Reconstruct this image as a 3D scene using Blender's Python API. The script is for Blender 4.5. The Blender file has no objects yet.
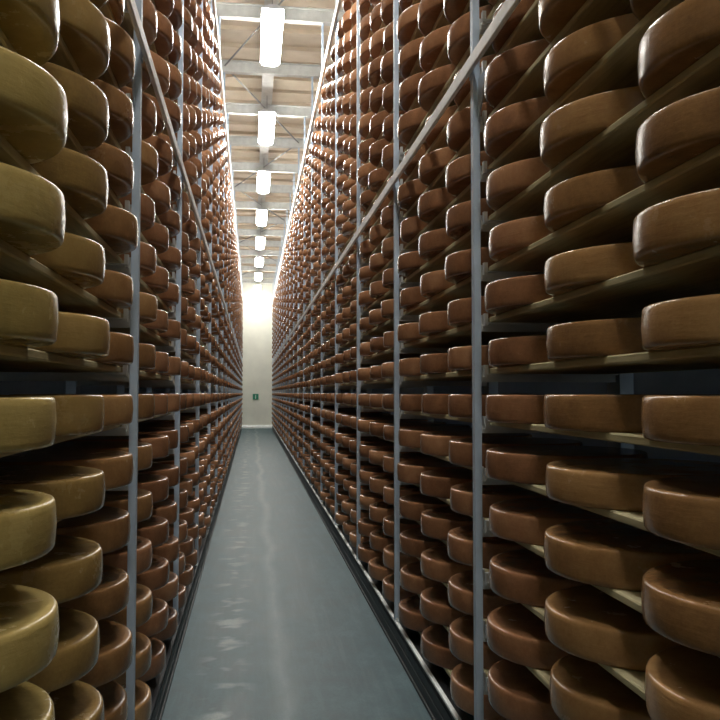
import bpy, bmesh, math, random
from mathutils import Vector, Matrix

random.seed(7)
S = bpy.context.scene
COL = S.collection

# ------------------------------------------------------------------ layout (metres; aisle runs along +Y, camera at y=0)
EYE = 1.60
F_PX = 800.0
VPX, VPY = 252.0, 393.0
XR, XL = 0.884, -0.433            # post front planes
BAY = 1.80
POST0 = 3.12
K0, K1 = -2, 18                   # post indices
PITCH = 0.60
ROW = 0.2045
ROW0 = 0.268                      # lowest shelf top
NROW = 26
RAD, CH = 0.291, 0.099
WALL_Y = 36.8
EYE_ROW = 6                       # shelf whose wheels stand with their tops at eye level
CEIL = 7.0
CX = (XR + XL) / 2

# ------------------------------------------------------------------ camera
cam_d = bpy.data.cameras.new('camera')
cam = bpy.data.objects.new('camera', cam_d)
COL.objects.link(cam)
S.camera = cam
cam_d.sensor_fit = 'HORIZONTAL'
cam_d.sensor_width = 36.0
cam_d.lens = 36.0 * F_PX / 720.0
cam_d.clip_start = 0.02
cam_d.clip_end = 200
phi = math.atan((VPY - 360) / F_PX)
theta = math.atan((360 - VPX) * math.cos(phi) / F_PX)
cam.location = (0, 0, EYE)
cam.rotation_euler = (math.pi / 2 + phi, 0, -theta)

CI = (Matrix.Translation(cam.location) @ cam.rotation_euler.to_matrix().to_4x4()).inverted()


def shown_area(lo, hi):
    """Area in the frame of a box's projection, to rank repeats by how large they show."""
    xs, ys = [], []
    for x in (lo[0], hi[0]):
        for y in (lo[1], hi[1]):
            for z in (lo[2], hi[2]):
                p = CI @ Vector((x, y, z))
                d = max(-p.z, 0.05)
                xs.append(360 + F_PX * p.x / d)
                ys.append(360 - F_PX * p.y / d)
    w = min(max(xs), 720) - max(min(xs), 0)
    h = min(max(ys), 720) - max(min(ys), 0)
    return w * h if (w > 0 and h > 0) else 0.0


# ------------------------------------------------------------------ materials
def new_mat(name):
    m = bpy.data.materials.new(name)
    m.use_nodes = True
    nt = m.node_tree
    return m, nt, nt.nodes['Principled BSDF']


def noise(nt, scale, detail=4, rough=0.6, vec=None, coord='Object', stretch=None):
    n = nt.nodes.new('ShaderNodeTexNoise')
    n.inputs['Scale'].default_value = scale
    n.inputs['Detail'].default_value = detail
    n.inputs['Roughness'].default_value = rough
    tc = nt.nodes.new('ShaderNodeTexCoord')
    src = tc.outputs[coord]
    if vec is not None:
        src = vec
    if stretch:
        mp = nt.nodes.new('ShaderNodeMapping')
        mp.inputs['Scale'].default_value = stretch
        nt.links.new(src, mp.inputs['Vector'])
        src = mp.outputs['Vector']
    nt.links.new(src, n.inputs['Vector'])
    return n


def ramp(nt, fac, stops):
    r = nt.nodes.new('ShaderNodeValToRGB')
    e = r.color_ramp.elements
    while len(e) < len(stops):
        e.new(0.5)
    for i, (p, c) in enumerate(stops):
        e[i].position = p
        e[i].color = (*c, 1)
    nt.links.new(fac, r.inputs['Fac'])
    return r


def bump(nt, bsdf, height, strength=0.3, dist=0.01):
    b = nt.nodes.new('ShaderNodeBump')
    b.inputs['Strength'].default_value = strength
    b.inputs['Distance'].default_value = dist
    nt.links.new(height, b.inputs['Height'])
    nt.links.new(b.outputs['Normal'], bsdf.inputs['Normal'])


def mixc(nt, fac, a, b, mode='MIX'):
    m = nt.nodes.new('ShaderNodeMix')
    m.data_type = 'RGBA'
    m.blend_type = mode
    for sock, v in ((m.inputs[0], fac), (m.inputs[6], a), (m.inputs[7], b)):
        if hasattr(v, 'links'):
            nt.links.new(v, sock)
        else:
            sock.default_value = v if not isinstance(v, tuple) else (*v, 1)
    return m.outputs[2]


def math_node(nt, op, a, b=0.0):
    n = nt.nodes.new('ShaderNodeMath')
    n.operation = op
    for s, v in ((n.inputs[0], a), (n.inputs[1], b)):
        if hasattr(v, 'links'):
            nt.links.new(v, s)
        else:
            s.default_value = v
    return n.outputs[0]


def rind(name, dark, mid, light, rough=0.34):
    m, nt, b = new_mat(name)
    geo = nt.nodes.new('ShaderNodeNewGeometry')
    oi = nt.nodes.new('ShaderNodeObjectInfo')
    rnd = math_node(nt, 'FRACT', math_node(nt, 'ADD', geo.outputs['Random Per Island'], oi.outputs['Random']))
    # world position gives every wheel its own blotches
    n1 = noise(nt, 9, 5, 0.65, vec=geo.outputs['Position'])
    n2 = noise(nt, 90, 4, 0.7, vec=geo.outputs['Position'])
    n3 = noise(nt, 16, 3, 0.6, vec=geo.outputs['Position'], stretch=(1, 1, 6))
    f = math_node(nt, 'ADD', math_node(nt, 'MULTIPLY', n1.outputs['Fac'], 0.55),
                  math_node(nt, 'MULTIPLY', n2.outputs['Fac'], 0.25))
    f = math_node(nt, 'ADD', f, math_node(nt, 'MULTIPLY', rnd, 0.30))
    c = ramp(nt, f, [(0.30, dark), (0.55, mid), (0.80, light)])
    nt.links.new(c.outputs['Color'], b.inputs['Base Color'])
    r = math_node(nt, 'ADD', math_node(nt, 'MULTIPLY', n1.outputs['Fac'], 0.25), rough - 0.10)
    nt.links.new(r, b.inputs['Roughness'])
    h = math_node(nt, 'ADD', math_node(nt, 'MULTIPLY', n2.outputs['Fac'], 0.5), n3.outputs['Fac'])
    bump(nt, b, h, 0.28, 0.003)
    b.inputs['Specular IOR Level'].default_value = 0.5
    return m


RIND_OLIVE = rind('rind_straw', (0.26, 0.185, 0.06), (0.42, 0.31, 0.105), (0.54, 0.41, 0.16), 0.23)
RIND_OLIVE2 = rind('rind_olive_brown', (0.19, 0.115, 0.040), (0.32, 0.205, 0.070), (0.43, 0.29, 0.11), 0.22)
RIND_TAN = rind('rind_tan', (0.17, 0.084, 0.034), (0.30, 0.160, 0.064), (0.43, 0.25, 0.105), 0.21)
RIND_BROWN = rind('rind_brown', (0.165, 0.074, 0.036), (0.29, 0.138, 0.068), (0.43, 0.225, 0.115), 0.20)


def wood():
    m, nt, b = new_mat('spruce_board')
    geo = nt.nodes.new('ShaderNodeNewGeometry')
    n = noise(nt, 6, 6, 0.65, vec=geo.outputs['Position'], stretch=(9, 0.7, 9))
    n2 = noise(nt, 3, 3, 0.5, vec=geo.outputs['Position'])
    c = ramp(nt, n.outputs['Fac'], [(0.3, (0.40, 0.33, 0.17)), (0.5, (0.62, 0.54, 0.32)), (0.75, (0.74, 0.66, 0.42))])
    c2 = mixc(nt, math_node(nt, 'MULTIPLY', n2.outputs['Fac'], 0.45), c.outputs['Color'], (0.26, 0.28, 0.18))  # patchy green tint, cool ambient light put into the board colour
    nt.links.new(c2, b.inputs['Base Color'])
    b.inputs['Roughness'].default_value = 0.7
    bump(nt, b, n.outputs['Fac'], 0.25, 0.003)
    return m


def paint(name, col, rough=0.45, metal=0.0, var=0.12, scale=8):
    m, nt, b = new_mat(name)
    n = noise(nt, scale, 5, 0.6)
    lo = tuple(c * (1 - var) for c in col)
    hi = tuple(min(1, c * (1 + var)) for c in col)
    c = ramp(nt, n.outputs['Fac'], [(0.3, lo), (0.7, hi)])
    nt.links.new(c.outputs['Color'], b.inputs['Base Color'])
    b.inputs['Roughness'].default_value = rough
    b.inputs['Metallic'].default_value = metal
    bump(nt, b, n.outputs['Fac'], 0.08, 0.002)
    return m


WOOD = wood()
STEEL = paint('galvanised_steel', (0.46, 0.56, 0.68), 0.45, 0.0)  # blue tint painted in to stand for cool ambient light on the steel
RAILM = paint('pale_rail_steel', (0.82, 0.84, 0.84), 0.5, 0.0)
BRACK = paint('zinc_bracket', (0.70, 0.72, 0.72), 0.4, 0.2)
BLACKM = paint('black_plinth', (0.018, 0.020, 0.024), 0.5)
BEAMM = paint('grey_beam_paint', (0.62, 0.63, 0.60), 0.5)
RODM = paint('brace_steel', (0.33, 0.33, 0.32), 0.5, 0.2)
WALLM = paint('cream_wall_paint', (0.76, 0.76, 0.66), 0.75, 0, 0.05, 2)
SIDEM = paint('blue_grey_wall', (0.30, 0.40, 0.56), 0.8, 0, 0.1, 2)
HOUSE = paint('lamp_housing', (0.75, 0.76, 0.76), 0.4)
KERBM = paint('white_kerb_paint', (0.80, 0.82, 0.80), 0.5)
GREENM = paint('green_sign_plastic', (0.02, 0.22, 0.13), 0.45)
SIGNW = paint('white_sign_print', (0.75, 0.80, 0.76), 0.5)


def floor_mat():
    m, nt, b = new_mat('worn_sealed_concrete')
    geo = nt.nodes.new('ShaderNodeNewGeometry')
    P = geo.outputs['Position']
    a = noise(nt, 2.6, 7, 0.75, vec=P, stretch=(1.3, 0.8, 1))
    base = ramp(nt, a.outputs['Fac'], [(0.34, (0.016, 0.046, 0.058)), (0.50, (0.034, 0.078, 0.094)), (0.66, (0.068, 0.122, 0.140))])
    # long worn streaks from the trolley wheels
    st = noise(nt, 4.0, 5, 0.7, vec=P, stretch=(3.2, 0.22, 1))
    stf = ramp(nt, st.outputs['Fac'], [(0.48, (0, 0, 0)), (0.72, (1, 1, 1))])
    c = mixc(nt, math_node(nt, 'MULTIPLY', stf.outputs['Color'], 0.35), base.outputs['Color'], (0.12, 0.175, 0.185))
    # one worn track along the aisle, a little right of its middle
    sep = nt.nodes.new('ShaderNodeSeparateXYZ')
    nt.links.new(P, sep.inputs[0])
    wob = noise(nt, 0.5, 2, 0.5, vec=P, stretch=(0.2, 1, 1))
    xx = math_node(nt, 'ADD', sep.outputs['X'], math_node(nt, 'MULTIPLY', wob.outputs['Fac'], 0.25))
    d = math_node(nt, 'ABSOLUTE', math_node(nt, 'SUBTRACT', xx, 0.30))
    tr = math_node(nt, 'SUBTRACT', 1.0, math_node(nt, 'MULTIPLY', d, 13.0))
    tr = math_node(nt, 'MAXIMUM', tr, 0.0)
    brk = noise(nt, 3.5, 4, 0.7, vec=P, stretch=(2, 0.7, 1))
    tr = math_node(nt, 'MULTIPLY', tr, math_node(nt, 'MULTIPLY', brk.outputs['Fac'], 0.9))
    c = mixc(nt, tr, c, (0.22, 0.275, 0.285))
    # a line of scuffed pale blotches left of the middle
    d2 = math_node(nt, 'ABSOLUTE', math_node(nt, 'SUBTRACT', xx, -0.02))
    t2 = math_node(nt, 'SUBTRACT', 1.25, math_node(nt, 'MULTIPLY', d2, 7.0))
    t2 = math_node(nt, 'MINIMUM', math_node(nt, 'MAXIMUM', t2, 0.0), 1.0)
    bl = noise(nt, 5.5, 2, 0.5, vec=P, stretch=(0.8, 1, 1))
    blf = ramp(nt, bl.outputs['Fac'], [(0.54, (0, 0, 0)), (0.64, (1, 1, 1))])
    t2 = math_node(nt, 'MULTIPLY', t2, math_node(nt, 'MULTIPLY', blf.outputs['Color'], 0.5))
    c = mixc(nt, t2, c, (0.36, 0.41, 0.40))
    # fine speckle
    sp = noise(nt, 60, 3, 0.7, vec=P)
    c = mixc(nt, 0.35, c, ramp(nt, sp.outputs['Fac'], [(0.35, (0.35, 0.35, 0.35)), (0.65, (0.65, 0.65, 0.65))]).outputs['Color'], 'OVERLAY')
    nt.links.new(c, b.inputs['Base Color'])
    r = math_node(nt, 'ADD', math_node(nt, 'MULTIPLY', a.outputs['Fac'], 0.35), 0.36)
    nt.links.new(r, b.inputs['Roughness'])
    bump(nt, b, sp.outputs['Fac'], 0.10, 0.002)
    return m


FLOORM = floor_mat()
WORN = paint('worn_pale_floor_paint', (0.40, 0.43, 0.41), 0.55, 0, 0.25, 20)


def ceil_mat():
    m, nt, b = new_mat('beige_ceiling_panels')
    geo = nt.nodes.new('ShaderNodeNewGeometry')
    n = noise(nt, 1.5, 4, 0.6, vec=geo.outputs['Position'])
    c = ramp(nt, n.outputs['Fac'], [(0.35, (0.66, 0.56, 0.43)), (0.65, (0.80, 0.70, 0.56))])
    nt.links.new(c.outputs['Color'], b.inputs['Base Color'])
    b.inputs['Roughness'].default_value = 0.8
    return m


CEILM = ceil_mat()


def glow(name, col, strength):
    m, nt, b = new_mat(name)
    b.inputs['Base Color'].default_value = (0.9, 0.9, 0.9, 1)
    b.inputs['Emission Color'].default_value = (*col, 1)
    b.inputs['Emission Strength'].default_value = strength
    return m


LAMP = glow('lit_diffuser', (1.0, 0.97, 0.90), 60.0)


# ------------------------------------------------------------------ mesh helpers
def tag(o, label=None, cat=None, group=None, kind=None):
    if label: o['label'] = label
    if cat: o['category'] = cat
    if group: o['group'] = group
    if kind: o['kind'] = kind
    return o


def empty(name, loc):
    o = bpy.data.objects.new(name, None)
    o.location = loc
    o.empty_display_size = 0.2
    COL.objects.link(o)
    return o


class MB:
    def __init__(self, origin=(0, 0, 0)):
        self.v, self.f, self.o = [], [], Vector(origin)

    def box(self, lo, hi):
        b = len(self.v)
        for z in (lo[2], hi[2]):
            for x, y in ((lo[0], lo[1]), (hi[0], lo[1]), (hi[0], hi[1]), (lo[0], hi[1])):
                self.v.append(Vector((x, y, z)) - self.o)
        for q in ((0, 3, 2, 1), (4, 5, 6, 7), (0, 1, 5, 4), (1, 2, 6, 5), (2, 3, 7, 6), (3, 0, 4, 7)):
            self.f.append(tuple(b + i for i in q))
        return self

    def prism(self, pts, axis, a, c):
        """Extrude a polygon given in the two other axes along axis from a to c."""
        b = len(self.v)
        n = len(pts)
        for t in (a, c):
            for p in pts:
                co = [0, 0, 0]
                o = [i for i in range(3) if i != axis]
                co[o[0]], co[o[1]], co[axis] = p[0], p[1], t
                self.v.append(Vector(co) - self.o)
        self.f.append(tuple(b + i for i in range(n)))
        self.f.append(tuple(b + n + i for i in reversed(range(n))))
        for i in range(n):
            j = (i + 1) % n
            self.f.append((b + i, b + n + i, b + n + j, b + j))
        return self

    def rod(self, p, q, r, n=8):
        p, q = Vector(p), Vector(q)
        d = (q - p).normalized()
        up = Vector((0, 0, 1)) if abs(d.z) < 0.9 else Vector((1, 0, 0))
        u = d.cross(up).normalized()
        w = d.cross(u)
        b = len(self.v)
        for c in (p, q):
            for i in range(n):
                a = 2 * math.pi * i / n
                self.v.append(c + u * (r * math.cos(a)) + w * (r * math.sin(a)) - self.o)
        self.f.append(tuple(b + i for i in range(n)))
        self.f.append(tuple(b + n + i for i in reversed(range(n))))
        for i in range(n):
            j = (i + 1) % n
            self.f.append((b + i, b + n + i, b + n + j, b + j))
        return self

    def build(self, name, mat, parent=None, bevel=0.0, loc=None, smooth=False):
        me = bpy.data.meshes.new(name)
        me.from_pydata([tuple(v) for v in self.v], [], self.f)
        bm = bmesh.new(); bm.from_mesh(me)
        bmesh.ops.recalc_face_normals(bm, faces=bm.faces)
        bm.to_mesh(me); bm.free()
        me.materials.append(mat)
        if smooth:
            me.shade_smooth()
        o = bpy.data.objects.new(name, me)
        COL.objects.link(o)
        loc = Vector(self.o) if loc is None else Vector(loc)
        if parent is not None:
            o.parent = parent
            wp = parent.location if parent.parent is None else parent.location + parent.parent.location
            o.location = loc - wp
        else:
            o.location = loc
        if bevel:
            md = o.modifiers.new('bevel', 'BEVEL')
            md.width = bevel; md.segments = 2; md.limit_method = 'ANGLE'
        return o


# ------------------------------------------------------------------ room shell
WX0, WX1, WY0 = XL - 1.9, XR + 1.9, -2.4
tag(MB().box((WX0 - .2, WY0 - .2, -0.2), (WX1 + .2, WALL_Y + .2, 0)).build('floor', FLOORM), kind='structure')
tag(MB().box((WX0 - .2, WALL_Y, 0), (WX1 + .2, WALL_Y + .2, CEIL)).build('wall_end', WALLM), kind='structure')
tag(MB().box((WX0 - .2, WY0 - .2, 0), (WX1 + .2, WY0, CEIL)).build('wall_back', WALLM), kind='structure')
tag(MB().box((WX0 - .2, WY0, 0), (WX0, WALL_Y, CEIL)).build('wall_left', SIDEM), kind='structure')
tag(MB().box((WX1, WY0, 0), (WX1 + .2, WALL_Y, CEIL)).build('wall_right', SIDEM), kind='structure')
cb = MB().box((WX0 - .2, WY0 - .2, CEIL), (WX1 + .2, WALL_Y + .2, CEIL + .2))
y = WY0 + 0.3
while y < WALL_Y - 0.2:                       # ribs of the ceiling panels
    cb.box((WX0, y, CEIL - 0.06), (WX1, y + 0.07, CEIL))
    y += 0.60
tag(cb.build('ceiling', CEILM), kind='structure')
tag(MB().prism([(WALL_Y - 0.16, 0), (WALL_Y, 0), (WALL_Y, 0.15), (WALL_Y - 0.06, 0.15), (WALL_Y - 0.16, 0.06)], 0, XL - 0.3, XR + 0.3)
    .build('baseboard_end', KERBM), kind='structure')

# ------------------------------------------------------------------ racks
ORD = ['first', 'second', 'third', 'fourth', 'fifth', 'sixth', 'seventh', 'eighth', 'ninth', 'tenth', 'eleventh',
       'twelfth', 'thirteenth', 'fourteenth', 'fifteenth', 'sixteenth', 'seventeenth', 'eighteenth', 'nineteenth', 'twentieth']
posts_y = [POST0 + BAY * k for k in range(K0, K1 + 1)]
POST_TOP = EYE + 4.86
RAIL1 = 2.925
RAIL2 = 5.625
SHELF_T = 0.023


def rack(side, xf, sgn):
    """sgn=+1: the rack lies towards +X of its front plane xf."""
    root = empty('cheese_rack', (xf + sgn * 0.31, POST0, 0))
    tag(root, 'long steel rack of wooden shelves filling the %s side of the aisle' % side, 'rack', 'cheese racks')

    def X(d):
        return xf + sgn * d

    def bx(mb, d0, d1, y0, y1, z0, z1):
        a, c = sorted((X(d0), X(d1)))
        return mb.box((a, y0, z0), (c, y1, z1))

    for py in posts_y:
        # front post: C section open to the rack
        mb = MB((X(0.02), py, 0.16))
        z0, z1 = 0.206, POST_TOP
        bx(mb, -0.004, 0.002, py - 0.019, py + 0.019, z0, z1)
        bx(mb, 0.002, 0.024, py - 0.019, py - 0.015, z0, z1)
        bx(mb, 0.002, 0.024, py + 0.015, py + 0.019, z0, z1)
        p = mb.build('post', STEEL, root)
        f = MB((X(0.02), py, 0.206))
        bx(f, -0.004, 0.030, py - 0.045, py + 0.045, 0.200, 0.208)
        f.rod((X(0.005), py - 0.034, 0.207), (X(0.005), py - 0.034, 0.224), 0.007)
        f.rod((X(0.005), py + 0.034, 0.207), (X(0.005), py + 0.034, 0.224), 0.007)
        f.build('foot_plate', BRACK, p)
        for zr in (RAIL1, RAIL2):
            g = MB((X(0.02), py, zr))
            y0 = py - 0.021
            g.prism([(y0, zr - 0.055), (y0 - 0.085, zr - 0.055), (y0 - 0.085, zr - 0.11), (y0, zr - 0.23)], 0,
                    X(0.016), X(0.022))
            bx(g, -0.008, -0.004, py - 0.024, py + 0.024, zr - 0.045, zr + 0.045)
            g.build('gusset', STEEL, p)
        mb = MB((X(0.62), py, 0))
        bx(mb, 0.592, 0.645, py - 0.060, py - 0.052, 0, RAIL2)
        bx(mb, 0.592, 0.645, py + 0.052, py + 0.060, 0, RAIL2)
        bx(mb, 0.587, 0.592, py - 0.060, py + 0.060, 0.2, RAIL2)
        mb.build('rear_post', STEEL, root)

    ya, yb = posts_y[0] - 0.06, posts_y[-1] + 0.06
    mb = MB((X(-0.03), ya, RAIL1))
    bx(mb, -0.026, -0.008, ya, yb, RAIL1 - 0.030, RAIL1 + 0.030)
    mb.build('guide_rail', RAILM, root, 0.006)
    mb = MB((X(-0.03), ya, RAIL2))
    bx(mb, -0.035, -0.008, ya, yb, RAIL2 - 0.06, RAIL2 + 0.06)
    mb.build('top_rail', RAILM, root, 0.004)
    # base: black plinth with a pale steel beam on it
    mb = MB((X(0), ya, 0))
    bx(mb, 0.006, 0.060, ya, yb, 0, 0.186)
    bx(mb, -0.002, 0.006, ya, yb, 0.0, 0.020)
    bx(mb, 0.002, 0.006, ya, yb, 0.070, 0.085)
    bx(mb, 0.002, 0.006, ya, yb, 0.135, 0.150)
    bx(mb, 0.540, 0.584, ya, yb, 0, 0.186)
    mb.build('plinth', BLACKM, root)
    mb = MB((X(0), ya, 0.186))
    bx(mb, -0.006, 0.016, ya, yb, 0.186, 0.200)
    mb.build('base_beam', RAILM if side == 'right' else BLACKM, root, 0.003)

    # shelf boards and the bracket arms that carry their ends
    boards, arms = [], []
    for r in range(NROW):
        zt = ROW0 + r * ROW
        for i in range(len(posts_y) - 1):
            y0, y1 = posts_y[i] + 0.024, posts_y[i + 1] - 0.024
            a, c = sorted((X(0.056), X(0.572)))
            boards.append((shown_area((a, max(y0, .3), zt - SHELF_T), (c, max(y1, .31), zt)) if y1 > 0.6 else 0, (a, c, y0, y1, zt)))
        for py in posts_y:
            a, c = sorted((X(0.000), X(0.60)))
            A = shown_area((a, py - .05, zt - .07), (c, py + .05, zt)) if py > 1 else 0
            arms.append((A, (py, zt)))
    boards.sort(key=lambda t: -t[0]); arms.sort(key=lambda t: -t[0])

    def board_mb(mb, b):
        a, c, y0, y1, zt = b
        e = 0.004                                   # eased front and rear edges
        mb.prism([(a, zt - SHELF_T + e), (a + e, zt - SHELF_T), (c - e, zt - SHELF_T), (c, zt - SHELF_T + e),
                  (c, zt - e), (c - e, zt), (a + e, zt), (a, zt - e)], 1, y0, y1)

    def arm_mb(mb, py, zt):
        zb = zt - SHELF_T
        for s in (-1, 1):
            u, w = sorted((py + s * 0.021, py + s * 0.050))
            bx(mb, 0.030, 0.585, u, w, zb - 0.004, zb)           # ledge under the board end
            u, w = sorted((py + s * 0.0205, py + s * 0.0235))
            bx(mb, 0.0245, 0.590, u, w, zb - 0.032, zb)           # web
            u, w = sorted((py + s * 0.0235, py + s * 0.046))
            bx(mb, 0.030, 0.045, u, w, zb - 0.014, zt + 0.012)   # upturned lip that stops the board
    for k, (A, b) in enumerate(boards[:99]):
        mb = MB(((b[0] + b[1]) / 2, b[2], b[4]))
        board_mb(mb, b)
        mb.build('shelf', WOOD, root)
    mb = MB((X(0.3), POST0, 0))
    for A, b in boards[99:]:
        board_mb(mb, b)
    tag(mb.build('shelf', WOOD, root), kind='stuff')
    for A, (py, zt) in arms[:99]:
        mb = MB((X(0.02), py, zt))
        arm_mb(mb, py, zt)
        mb.build('bracket', BRACK, root)
    mb = MB((X(0.02), POST0, 0))
    for A, (py, zt) in arms[99:]:
        arm_mb(mb, py, zt)
    tag(mb.build('bracket', BRACK, root), kind='stuff')
    return root


rack('left', XL, -1)
rack('right', XR, 1)

# ------------------------------------------------------------------ cheese wheels
PROFILE = [(0.0, 0.0), (RAD * 0.90, 0.0), (RAD - 0.012, 0.0), (RAD - 0.0065, 0.002), (RAD - 0.0035, 0.0065), (RAD - 0.0022, 0.016),
           (RAD, CH * 0.5), (RAD - 0.0022, CH - 0.016), (RAD - 0.0035, CH - 0.0065), (RAD - 0.0065, CH - 0.002),
           (RAD - 0.012, CH), (RAD - 0.026, CH), (RAD * 0.6, CH), (0.0, CH)]


def wheel_geo(n, prof):
    v, f = [], []
    v.append((0, 0, prof[0][1]))
    rings = prof[1:-1]
    for r, z in rings:
        for i in range(n):
            a = 2 * math.pi * i / n
            v.append((r * math.cos(a), r * math.sin(a), z))
    v.append((0, 0, prof[-1][1]))
    for i in range(n):
        f.append((0, 1 + (i + 1) % n, 1 + i))
    for k in range(len(rings) - 1):
        b = 1 + k * n
        for i in range(n):
            j = (i + 1) % n
            f.append((b + i, b + j, b + n + j, b + n + i))
    b = 1 + (len(rings) - 1) * n
    t = len(v) - 1
    for i in range(n):
        f.append((b + i, b + (i + 1) % n, t))
    return v, f


def smooth_mesh(name, v, f, mats, idx=None):
    me = bpy.data.meshes.new(name)
    me.from_pydata(v, [], f)
    for m in mats:
        me.materials.append(m)
    if idx:
        me.polygons.foreach_set('material_index', idx)
    me.polygons.foreach_set('use_smooth', [True] * len(f))
    me.update()
    return me


V96, F96 = wheel_geo(96, PROFILE)
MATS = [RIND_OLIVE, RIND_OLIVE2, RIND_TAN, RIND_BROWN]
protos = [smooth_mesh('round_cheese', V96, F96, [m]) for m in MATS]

wheels = []
for side, xf, sgn in (('left', XL, -1), ('right', XR, 1)):
    for r in range(NROW):
        for b in range(len(posts_y) - 1):
            for q in range(3):
                yc = posts_y[b] + BAY / 2 + (q - 1) * PITCH + random.uniform(-.006, .006)
                d = -0.030 + RAD + random.uniform(-.009, .009)
                if r == 13:                        # these sit behind the guide rail
                    d += 0.036
                elif side == 'left' and b == 1:      # the nearest cheeses stand pulled a little forward
                    d -= (0.026, 0.012, 0.0)[q]
                xc = xf + sgn * d
                zt = ROW0 + r * ROW
                hs = random.uniform(0.96, 1.035)
                rs = random.uniform(0.985, 1.005)
                # nearer rinds are paler, partly a light-and-lens colour cast painted into them
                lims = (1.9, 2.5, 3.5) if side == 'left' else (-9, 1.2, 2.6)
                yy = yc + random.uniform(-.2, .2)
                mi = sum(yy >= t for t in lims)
                A = shown_area((xc - RAD, yc - RAD, zt), (xc + RAD, yc + RAD, zt + CH)) if yc > 1.0 else 0
                wheels.append((A, side, r, b, q, xc, yc, zt, hs, rs, mi, random.uniform(0, 6.28)))
wheels.sort(key=lambda t: -t[0])


def row_words(r):
    k = r - EYE_ROW
    if k == 0:
        return 'at eye level'
    n = abs(k)
    w = ['', 'one', 'two', 'three', 'four', 'five', 'six', 'seven', 'eight', 'nine', 'ten', 'eleven', 'twelve',
         'thirteen', 'fourteen', 'fifteen', 'sixteen', 'seventeen', 'eighteen', 'nineteen', 'twenty'][n]
    return '%s %s %s eye level' % (w, 'shelf' if n == 1 else 'shelves', 'above' if k > 0 else 'below')


LOOK = ['straw-yellow', 'olive-brown', 'tan-brown', 'red-brown']
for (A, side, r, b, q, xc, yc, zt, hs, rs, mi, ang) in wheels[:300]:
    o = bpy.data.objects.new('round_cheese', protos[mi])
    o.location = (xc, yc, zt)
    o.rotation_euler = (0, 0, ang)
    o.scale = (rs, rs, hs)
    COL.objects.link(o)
    # bay 2 ends at the nearest post in view (index 2)
    k = b - 2
    n_in = {0: 'nearest', 1: 'middle', 2: 'farthest'}[q]
    if k < 0:
        where = '%s wheel before the nearest post' % {0: 'third', 1: 'second', 2: 'first'}[q] if b == 1 else \
            '%s wheel of the bay beside the camera' % n_in
    elif k < 14:
        where = '%s wheel past %s post' % (n_in, ORD[k])
    tag(o, '%s %s cheese, %s rack, %s' % (LOOK[mi], 'round', side, row_words(r)) + ', ' + where, 'cheese',
        'cheese wheels on the %s rack' % side)

v20, f20 = wheel_geo(32, [PROFILE[i] for i in (0, 2, 4, 6, 8, 10, 11, 13)])
V, F, I = [], [], []
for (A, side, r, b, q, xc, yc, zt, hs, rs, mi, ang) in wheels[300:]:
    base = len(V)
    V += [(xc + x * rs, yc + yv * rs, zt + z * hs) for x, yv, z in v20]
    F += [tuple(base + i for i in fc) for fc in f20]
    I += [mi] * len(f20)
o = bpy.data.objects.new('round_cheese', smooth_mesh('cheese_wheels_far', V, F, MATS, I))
COL.objects.link(o)
tag(o, 'hundreds of small red-brown cheese wheels receding along both racks to the end wall', 'cheese', kind='stuff')

# ------------------------------------------------------------------ beams, bracing, lamps
BEAM_B = EYE + 4.86
lamp_idx = {}
for j in range(-3, 8):
    lamp_idx[4 + 2 * j] = j                      # post index k -> lamp number
LAMPS_Y = {k: POST0 + BAY * k for k in lamp_idx}

for k in range(K0, K1 + 1):
    py = POST0 + BAY * k
    mb = MB((CX, py, BEAM_B))
    x0, x1 = WX0 + 0.002, WX1 - 0.002
    mb.box((x0, py - 0.05, BEAM_B), (x1, py + 0.05, BEAM_B + 0.010))
    mb.box((x0, py - 0.006, BEAM_B + 0.010), (x1, py + 0.006, BEAM_B + 0.170))
    mb.box((x0, py - 0.05, BEAM_B + 0.170), (x1, py + 0.05, BEAM_B + 0.180))
    o = mb.build('crossbeam', BEAMM)
    if k < 4:
        lab = 'grey steel crossbeam overhead near the camera, above the top edge of the photo'
    elif k in lamp_idx:
        lab = 'grey steel crossbeam carrying the %s ceiling lamp from the camera' % ORD[lamp_idx[k]]
    else:
        lab = 'grey steel crossbeam over the aisle between the %s and %s ceiling lamps' % (ORD[(k - 4) // 2], ORD[(k - 4) // 2 + 1])
    tag(o, lab, 'beam', 'crossbeams over the aisle')

jz = BEAM_B + 0.181
mb = MB((CX, posts_y[0], jz))
mb.box((CX - 0.09, posts_y[0] - .1, jz), (CX + 0.09, WALL_Y - .01, jz + 0.012))
mb.box((CX - 0.007, posts_y[0] - .1, jz + 0.012), (CX + 0.007, WALL_Y - .01, jz + 0.19))
mb.box((CX - 0.09, posts_y[0] - .1, jz + 0.19), (CX + 0.09, WALL_Y - .01, jz + 0.202))
tag(mb.build('ceiling_joist', BEAMM), 'long grey steel joist running above the crossbeams down the middle of the aisle', 'joist')

lft, k = False, 1
while k + 2 <= K1:
    ya, yb = POST0 + BAY * k, POST0 + BAY * (k + 2)
    xa, xb = (XR - .0, XL + .0) if lft else (XL + .0, XR - .0)
    zz = BEAM_B + 0.10
    mb = MB((xa, ya, zz))
    mb.rod((xa, ya + .02, zz), (xb, yb - .02, zz), 0.013)
    o = mb.build('brace_rod', RODM)
    lab = ('thin diagonal steel brace rod overhead, between the camera and the first lamp' if k < 3 else
           'thin diagonal steel brace rod crossing above the %s ceiling lamp' % ORD[(k - 3) // 2])
    tag(o, lab, 'brace', 'diagonal brace rods')
    lft = not lft
    k += 2

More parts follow.
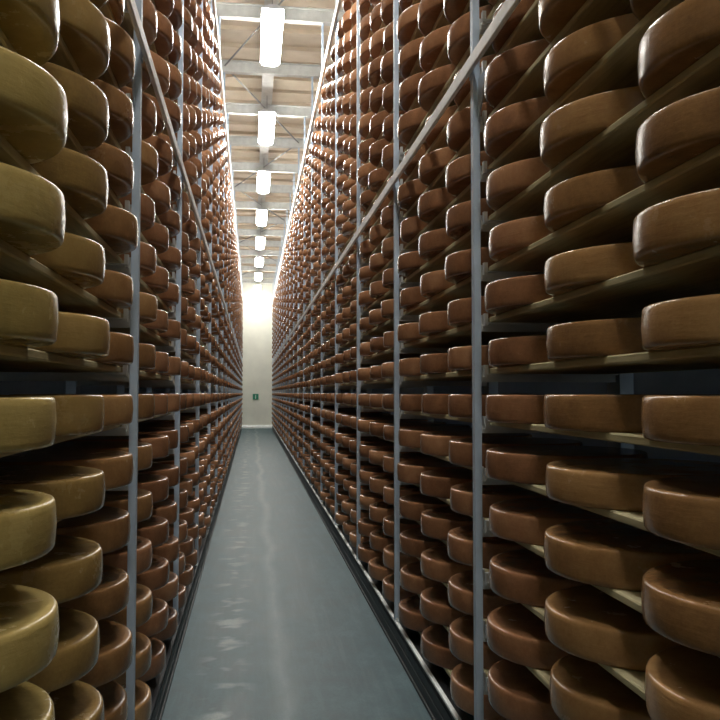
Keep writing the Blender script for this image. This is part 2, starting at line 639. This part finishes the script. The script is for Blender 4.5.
LL, LW = 1.50, 0.27
proto = None
for k, j in lamp_idx.items():
    if j < 0 and not (j >= -3):
        continue
    ly = POST0 + BAY * k
    if j == 7:
        ly -= 0.0
    zl = BEAM_B - 0.30
    if proto is None:
        root = empty('ceiling_lamp', (CX, ly, BEAM_B))
        mb = MB((CX, ly, zl + .12))
        mb.prism([(CX - .05, zl + .15), (CX + .05, zl + .15), (CX + LW * .47, zl + .110), (CX + LW * .47, zl + .095), (CX - LW * .47, zl + .095), (CX - LW * .47, zl + .110)], 1, ly - LL / 2, ly + LL / 2)
        mb.build('housing', HOUSE, root)
        mb = MB((CX, ly, zl + .05))
        w = LW / 2
        prof = [(CX - w * .94, zl + .0945), (CX + w * .94, zl + .0945), (CX + w, zl + .070), (CX + w, zl + .05), (CX + w * .8, zl + .015), (CX + w * .4, zl),
                (CX - w * .4, zl), (CX - w * .8, zl + .015), (CX - w, zl + .05), (CX - w, zl + .070)]
        mb.prism(prof, 1, ly - LL / 2, ly + LL / 2)
        mb.build('diffuser', LAMP, root)
        for s in (-0.45, 0.45):
            mb = MB((CX, ly + s, zl + .15))
            mb.rod((CX, ly + s, zl + .15), (CX, ly + s, jz), 0.006)
            mb.build('hanger', RODM, root)
        proto = root
    else:
        root = proto.copy(); COL.objects.link(root)
        for ch in proto.children:
            c = ch.copy(); COL.objects.link(c); c.parent = root
        root.location = (CX, ly, BEAM_B)
    lab = ('lit tube lamp above the aisle outside the top edge of the photo' if j < 0 else
           'lit white tube lamp over the aisle, %s of the row counted from the camera' % ORD[j])
    tag(root, lab, 'lamp', 'ceiling lamps along the aisle')

# ------------------------------------------------------------------ sign on the end wall
sx, sz, sy = 0.165, 1.43, WALL_Y
root = empty('wall_sign', (sx, sy, sz))
tag(root, 'small green sign fixed to the cream end wall', 'sign')
MB((sx, sy, sz)).box((sx - .13, sy - .03, sz - .13), (sx + .13, sy, sz + .13)).build('board', GREENM, root, 0.004)
g = MB((sx, sy - .03, sz))
g.box((sx - .012, sy - .034, sz - .09), (sx + .012, sy - .030, sz + .09))
g.build('print', SIGNW, root)

# ------------------------------------------------------------------ worn scuffs in the floor coating
# (irregular patches, part of the floor's own surface)

# ------------------------------------------------------------------ world & view
w = bpy.data.worlds.new('world')
S.world = w
w.use_nodes = True
w.node_tree.nodes['Background'].inputs[0].default_value = (0.02, 0.03, 0.05, 1)
w.node_tree.nodes['Background'].inputs[1].default_value = 0.3
vs = S.view_settings
vs.view_transform = 'Standard'
vs.look = 'None'
vs.gamma = 1
vs.use_curve_mapping = False
vs.exposure = 0.15
